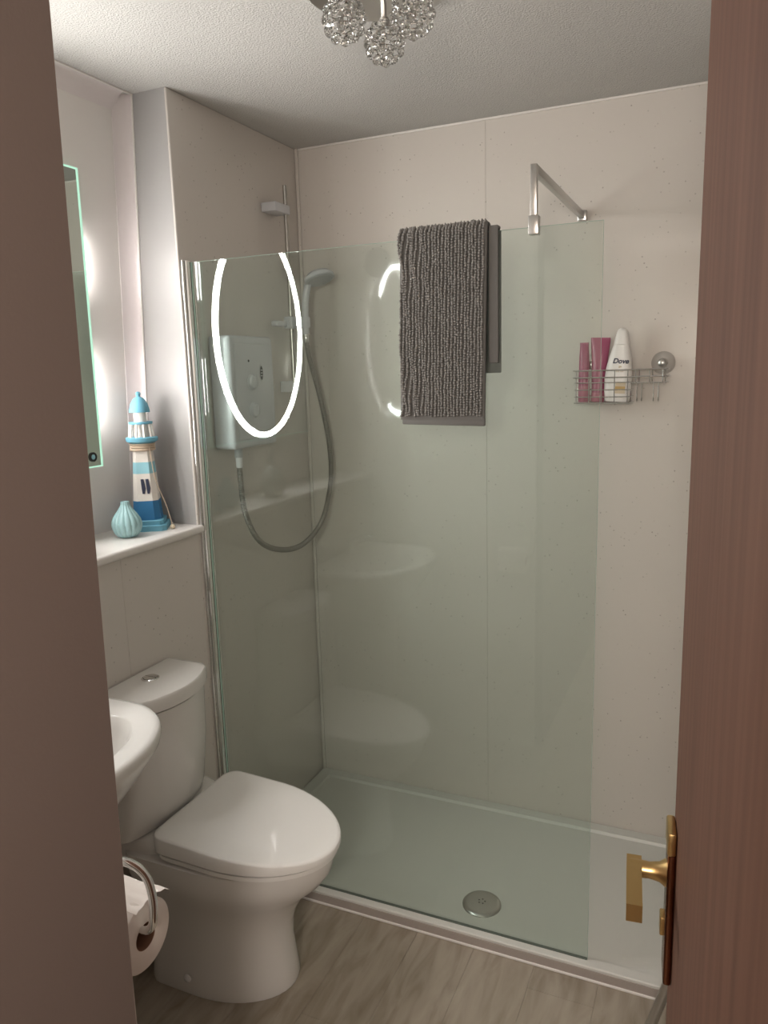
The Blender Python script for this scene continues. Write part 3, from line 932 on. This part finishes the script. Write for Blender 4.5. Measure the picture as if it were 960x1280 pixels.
outer = [bas(.30, .66), bas(.42, .70), bas(.60, .76), bas(.80, .82), bas(.93, .862), bas(.985, .882), bas(1.0, .895), bas(.995, .905), bas(.975, .912), bas(.93, ZB)]
L1 = b.loft(outer, cap1=False)
inner = [bowl(1.0, ZB - .001), bowl(.965, ZB - .006), bowl(.90, ZB - .035), bowl(.78, ZB - .085), bowl(.55, ZB - .120), bowl(.25, ZB - .130), bowl(.05, ZB - .131)]
L2 = b.loft(inner, cap0=False)
e1 = [b.bm.edges.get((L1[-1][i], L1[-1][(i + 1) % len(L1[-1])])) for i in range(len(L1[-1]))]
e2 = [b.bm.edges.get((L2[0][i], L2[0][(i + 1) % len(L2[0])])) for i in range(len(L2[0]))]
bmesh.ops.bridge_loops(b.bm, edges=e1 + e2)
b.obj('bowl', M['ceramic'], t, angle=45)
b = MB(); b.lathe([(.02, ZB - .1305), (.02, ZB - .128), (.012, ZB - .127)], (.235, BYC, 0), 24); b.obj('waste', M['chrome'], t)
b = MB(); b.lathe([(.024, ZB - .001), (.024, ZB + .006), (.018, ZB + .012), (.018, ZB + .09), (.016, ZB + .10), (.001, ZB + .102)], (.055, BYC, 0), 24)
b.tube([(.06, BYC, ZB + .07), (.16, BYC, ZB + .085), (.168, BYC, ZB + .075)], .010, 12)
b.box((.03, BYC - .006, ZB + .10), (.09, BYC + .006, ZB + .11), bev=.003); b.obj('tap', M['chrome'], t)
b = MB(); b.loft([bas(.29, .66), bas(.26, .40), bas(.27, .10), bas(.31, .0005)]); b.obj('pedestal', M['ceramic'], t, angle=50)

# ------------------------------------------------------------------ roll and holder on the passage wall's room face
RC = V((0, -1.846, .872)); RR = .053
t = thing('toilet_roll', 'white toilet roll with a loose end, beside the wall edge at left', 'toilet roll', (.69, RC.y, RC.z - RR))
XA, XB = .628, .738
b = MB()
def circ(r, x, n=48): return [V((x, RC.y + r * math.cos(2 * PI * i / n), RC.z + r * math.sin(2 * PI * i / n))) for i in range(n)]
rings = [circ(.0205, XA), circ(RR - .002, XA), circ(RR, XA + .002), circ(RR, XB - .002), circ(RR - .002, XB), circ(.0205, XB)]
L1 = b.loft(rings, False, False)
for i in range(48):
    j = (i + 1) % 48
    b.bm.faces.new((L1[-1][i], L1[-1][j], L1[0][j], L1[0][i]))
b.obj('paper', M['paper'], t, angle=50)
b = MB()
L1 = b.loft([circ(.0204, XA + .0005), circ(.0204, XB - .0005), circ(.0192, XB - .0005), circ(.0192, XA + .0005)], False, False)
for i in range(48):
    j = (i + 1) % 48
    b.bm.faces.new((L1[-1][i], L1[-1][j], L1[0][j], L1[0][i]))
b.obj('core', M['card'], t, angle=50)
b = MB()
n_ = 14
pr_ = []
for i in range(n_ + 1):
    a_ = math.radians(110 - 75 * i / n_)
    r = RR + .0012 + .010 * (i / n_) ** 2
    pr_.append((RC.y + r * math.cos(a_), RC.z + r * math.sin(a_) + .006 * (i / n_) ** 3 + .0012 * math.sin(i * 1.7)))
top = [[V((x, y, z + .0015 * math.sin(x * 90 + y * 60))) for (y, z) in pr_] + [V((x, y, z + .0015 * math.sin(x * 90 + y * 60) - .0007)) for (y, z) in pr_[::-1]] for x in [XA + (XB - XA + .004) * k / 6 for k in range(7)]]
b.loft(top); b.obj('loose_end', M['paper'], t, angle=60)
t = thing('roll_holder', 'curved chrome arm holding the toilet roll', 'roll holder', (.72, WY, .95))
hp = spline([(.700, WY + .003, 1.010), (.715, WY + .020, 1.014), (.742, WY + .036, 1.008), (.758, WY + .048, .985), (.764, WY + .052, .950), (.764, WY + .050, .915), (.757, WY + .050, .898), (.742, RC.y - .008, .8885), (.72, RC.y, .884), (.66, RC.y, .884)], 8)
b = MB(); b.tube(hp, .0062, 14); b.obj('arm', M['chrome'], t)
b = MB(); b.lathe([(.022, WY + .0006), (.022, WY + .005), (.012, WY + .008)], (.700, 0, 1.010), 28, axis='Y'); b.obj('wall_rose', M['chrome'], t)

# ------------------------------------------------------------------ extractor fan on the same wall
t = thing('extractor_fan', 'round white extractor grille on the wall opposite, seen mirrored in glass', 'fan', (.066, WY, 2.14))
b = MB(); b.lathe([(.062, WY + .0006), (.062, WY + .008), (.056, WY + .014), (.050, WY + .014), (.050, WY + .004)], (.066, 0, 2.14), 40, axis='Y'); b.obj('grille_rim', M['fan'], t)
for i in range(9):
    z = 2.14 - .044 + .011 * i
    hw = math.sqrt(max(1e-4, .050 ** 2 - (z - 2.14) ** 2))
    b = MB(); b.box((.066 - hw, WY + .005, z - .003), (.066 + hw, WY + .013, z + .003)); b.obj('slat', M['fan'], t, smooth=False)

# ------------------------------------------------------------------ ceiling light with crystal balls
LC = V((.774, -.985, H))
t = thing('ceiling_light', 'round chrome ceiling light with three crystal bead balls', 'ceiling light', LC)
b = MB(); b.lathe([(.158, H - .0006), (.158, H - .012), (.150, H - .020), (.001, H - .022)], (LC.x, LC.y, 0), 56); b.obj('plate', M['satin'], t)
tm = bmesh.new(); bmesh.ops.create_icosphere(tm, subdivisions=2, radius=1.0)
dirs = [v.co.copy() for v in tm.verts]; tm.free()
me_bead = None
for (bx, by, bz) in ((.756, -1.111, 2.36), (.885, -1.070, 2.36), (.783, -.974, 2.36)):
    c = V((bx, by, bz))
    b = MB(); b.tube(spline([(LC.x + (bx - LC.x) * .45, LC.y + (by - LC.y) * .45, H - .018), (bx - (bx - LC.x) * .1, by - (by - LC.y) * .1, H - .04), (bx, by, bz + .038)], 6), .006, 10)
    b.lathe([(.012, bz + .030), (.013, bz + .040), (.009, bz + .048)], (bx, by, 0), 16); st = b.obj('stem', M['satin'], t)
    b = MB(); b.lathe([(.001, bz - .016), (.010, bz - .012), (.013, bz), (.010, bz + .012), (.008, bz + .03)], (bx, by, 0), 16); bu = b.obj('bulb', M['crystal'], t)
    cg = MB()
    for k in range(5):        # wire frame rings
        z = -.034 + .017 * k
        r = math.sqrt(.0415 ** 2 - z * z)
        cg.tube([(bx + r * math.cos(2 * PI * i / 20), by + r * math.sin(2 * PI * i / 20), bz + z) for i in range(20)], .0011, 5, closed=True)
    fr_ = cg.obj('ball_frame', M['chrome'], t)
    for di in dirs:
        d = (di + V((rng.uniform(-.05, .05), rng.uniform(-.05, .05), rng.uniform(-.05, .05)))).normalized()
        if me_bead is None:
            tb = MB()
            tb.lathe([(.0035, -.0052), (.0078, -.0026), (.0098, 0), (.0078, .0026), (.0035, .0052)], (0, 0, 0), 8)
            bo = tb.obj('bead', M['crystal'], fr_, smooth=False)
            me_bead = bo.data
        else:
            bo = bpy.data.objects.new('bead', me_bead); COL.objects.link(bo); bo.parent = fr_
        bo.matrix_basis = parent_world(fr_).inverted() @ Matrix.Translation(c + d * .0405) @ V((0, 0, 1)).rotation_difference(d).to_matrix().to_4x4()

# ------------------------------------------------------------------ open door at right
FE = V((1.4480, -1.700, 0))
dd = V((math.sin(math.radians(6.3)), -math.cos(math.radians(6.3)), 0))   # free edge -> hinge
dn = V((-dd.y * -1, 0, 0))
nl = V((dd.y, -dd.x, 0)).normalized()                                        # towards the room's left
if nl.x > 0: nl = -nl
DM = Matrix((dd, -nl, V((0, 0, 1)))).transposed().to_4x4(); DM.translation = FE    # local x along door, y into the thickness
D = bpy.data.objects.new('door_1', None); COL.objects.link(D); D.matrix_basis = DM
struct(D, 'brown wood-veneer door standing open at the right edge')
def dobj(b, name, m_, par=None, **k):
    bmesh.ops.transform(b.bm, matrix=DM, verts=b.bm.verts)
    return b.obj(name, m_, par or D, **k)
b = MB(); b.box((0, 0, .008), (.760, .040, 2.46), bev=.0015); dobj(b, 'leaf', M['door'], smooth=False)
HZ = 1.088
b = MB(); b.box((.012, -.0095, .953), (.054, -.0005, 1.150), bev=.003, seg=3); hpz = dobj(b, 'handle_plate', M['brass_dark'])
b = MB(); b.box((.0115, -.0105, 1.122), (.0545, -.0006, 1.1515), bev=.003); dobj(b, 'plate_reflection', M['brass'])  # lighter brass block standing in for a reflection at the plate top
b = MB(); b.lathe([(.017, -.0075), (.0155, -.011), (.0115, -.017), (.0095, -.028), (.0105, -.042), (.0105, -.050)], (.033, 0, HZ), 24, axis='Y'); dobj(b, 'handle_neck', M['brass'])
b = MB()
b.loft([[V((x, y, z)) for y, z in ((-.054, HZ + h), (-.037, HZ + h), (-.037, HZ - h), (-.054, HZ - h))] for x, h in ((.022, .010), (.040, .0095), (.105, .0075), (.109, .0105), (.1145, .0105))])
dobj(b, 'handle_lever', M['brass'], smooth=False)
b = MB(); b.box((.024, -.0145, 1.010), (.042, -.0075, 1.034), bev=.0015); dobj(b, 'thumb_turn', M['brass'])

# ------------------------------------------------------------------ slim pole leaning by the door
t = thing('mop_pole', 'slim silver pole leaning on the right wall, just below the door handle', 'pole', (1.36, -.86, 0))
pa, pb = V((1.366, -.86, .003)), V((1.545, -.80, .62))
b = MB(); b.tube([pa + (pb - pa) * .02, pb], .013, 16); b.obj('tube', M['satin'], t)
b = MB(); b.tube([pa, pa + (pb - pa) * .03], .0145, 16); b.obj('foot', M['grey_pl'], t)
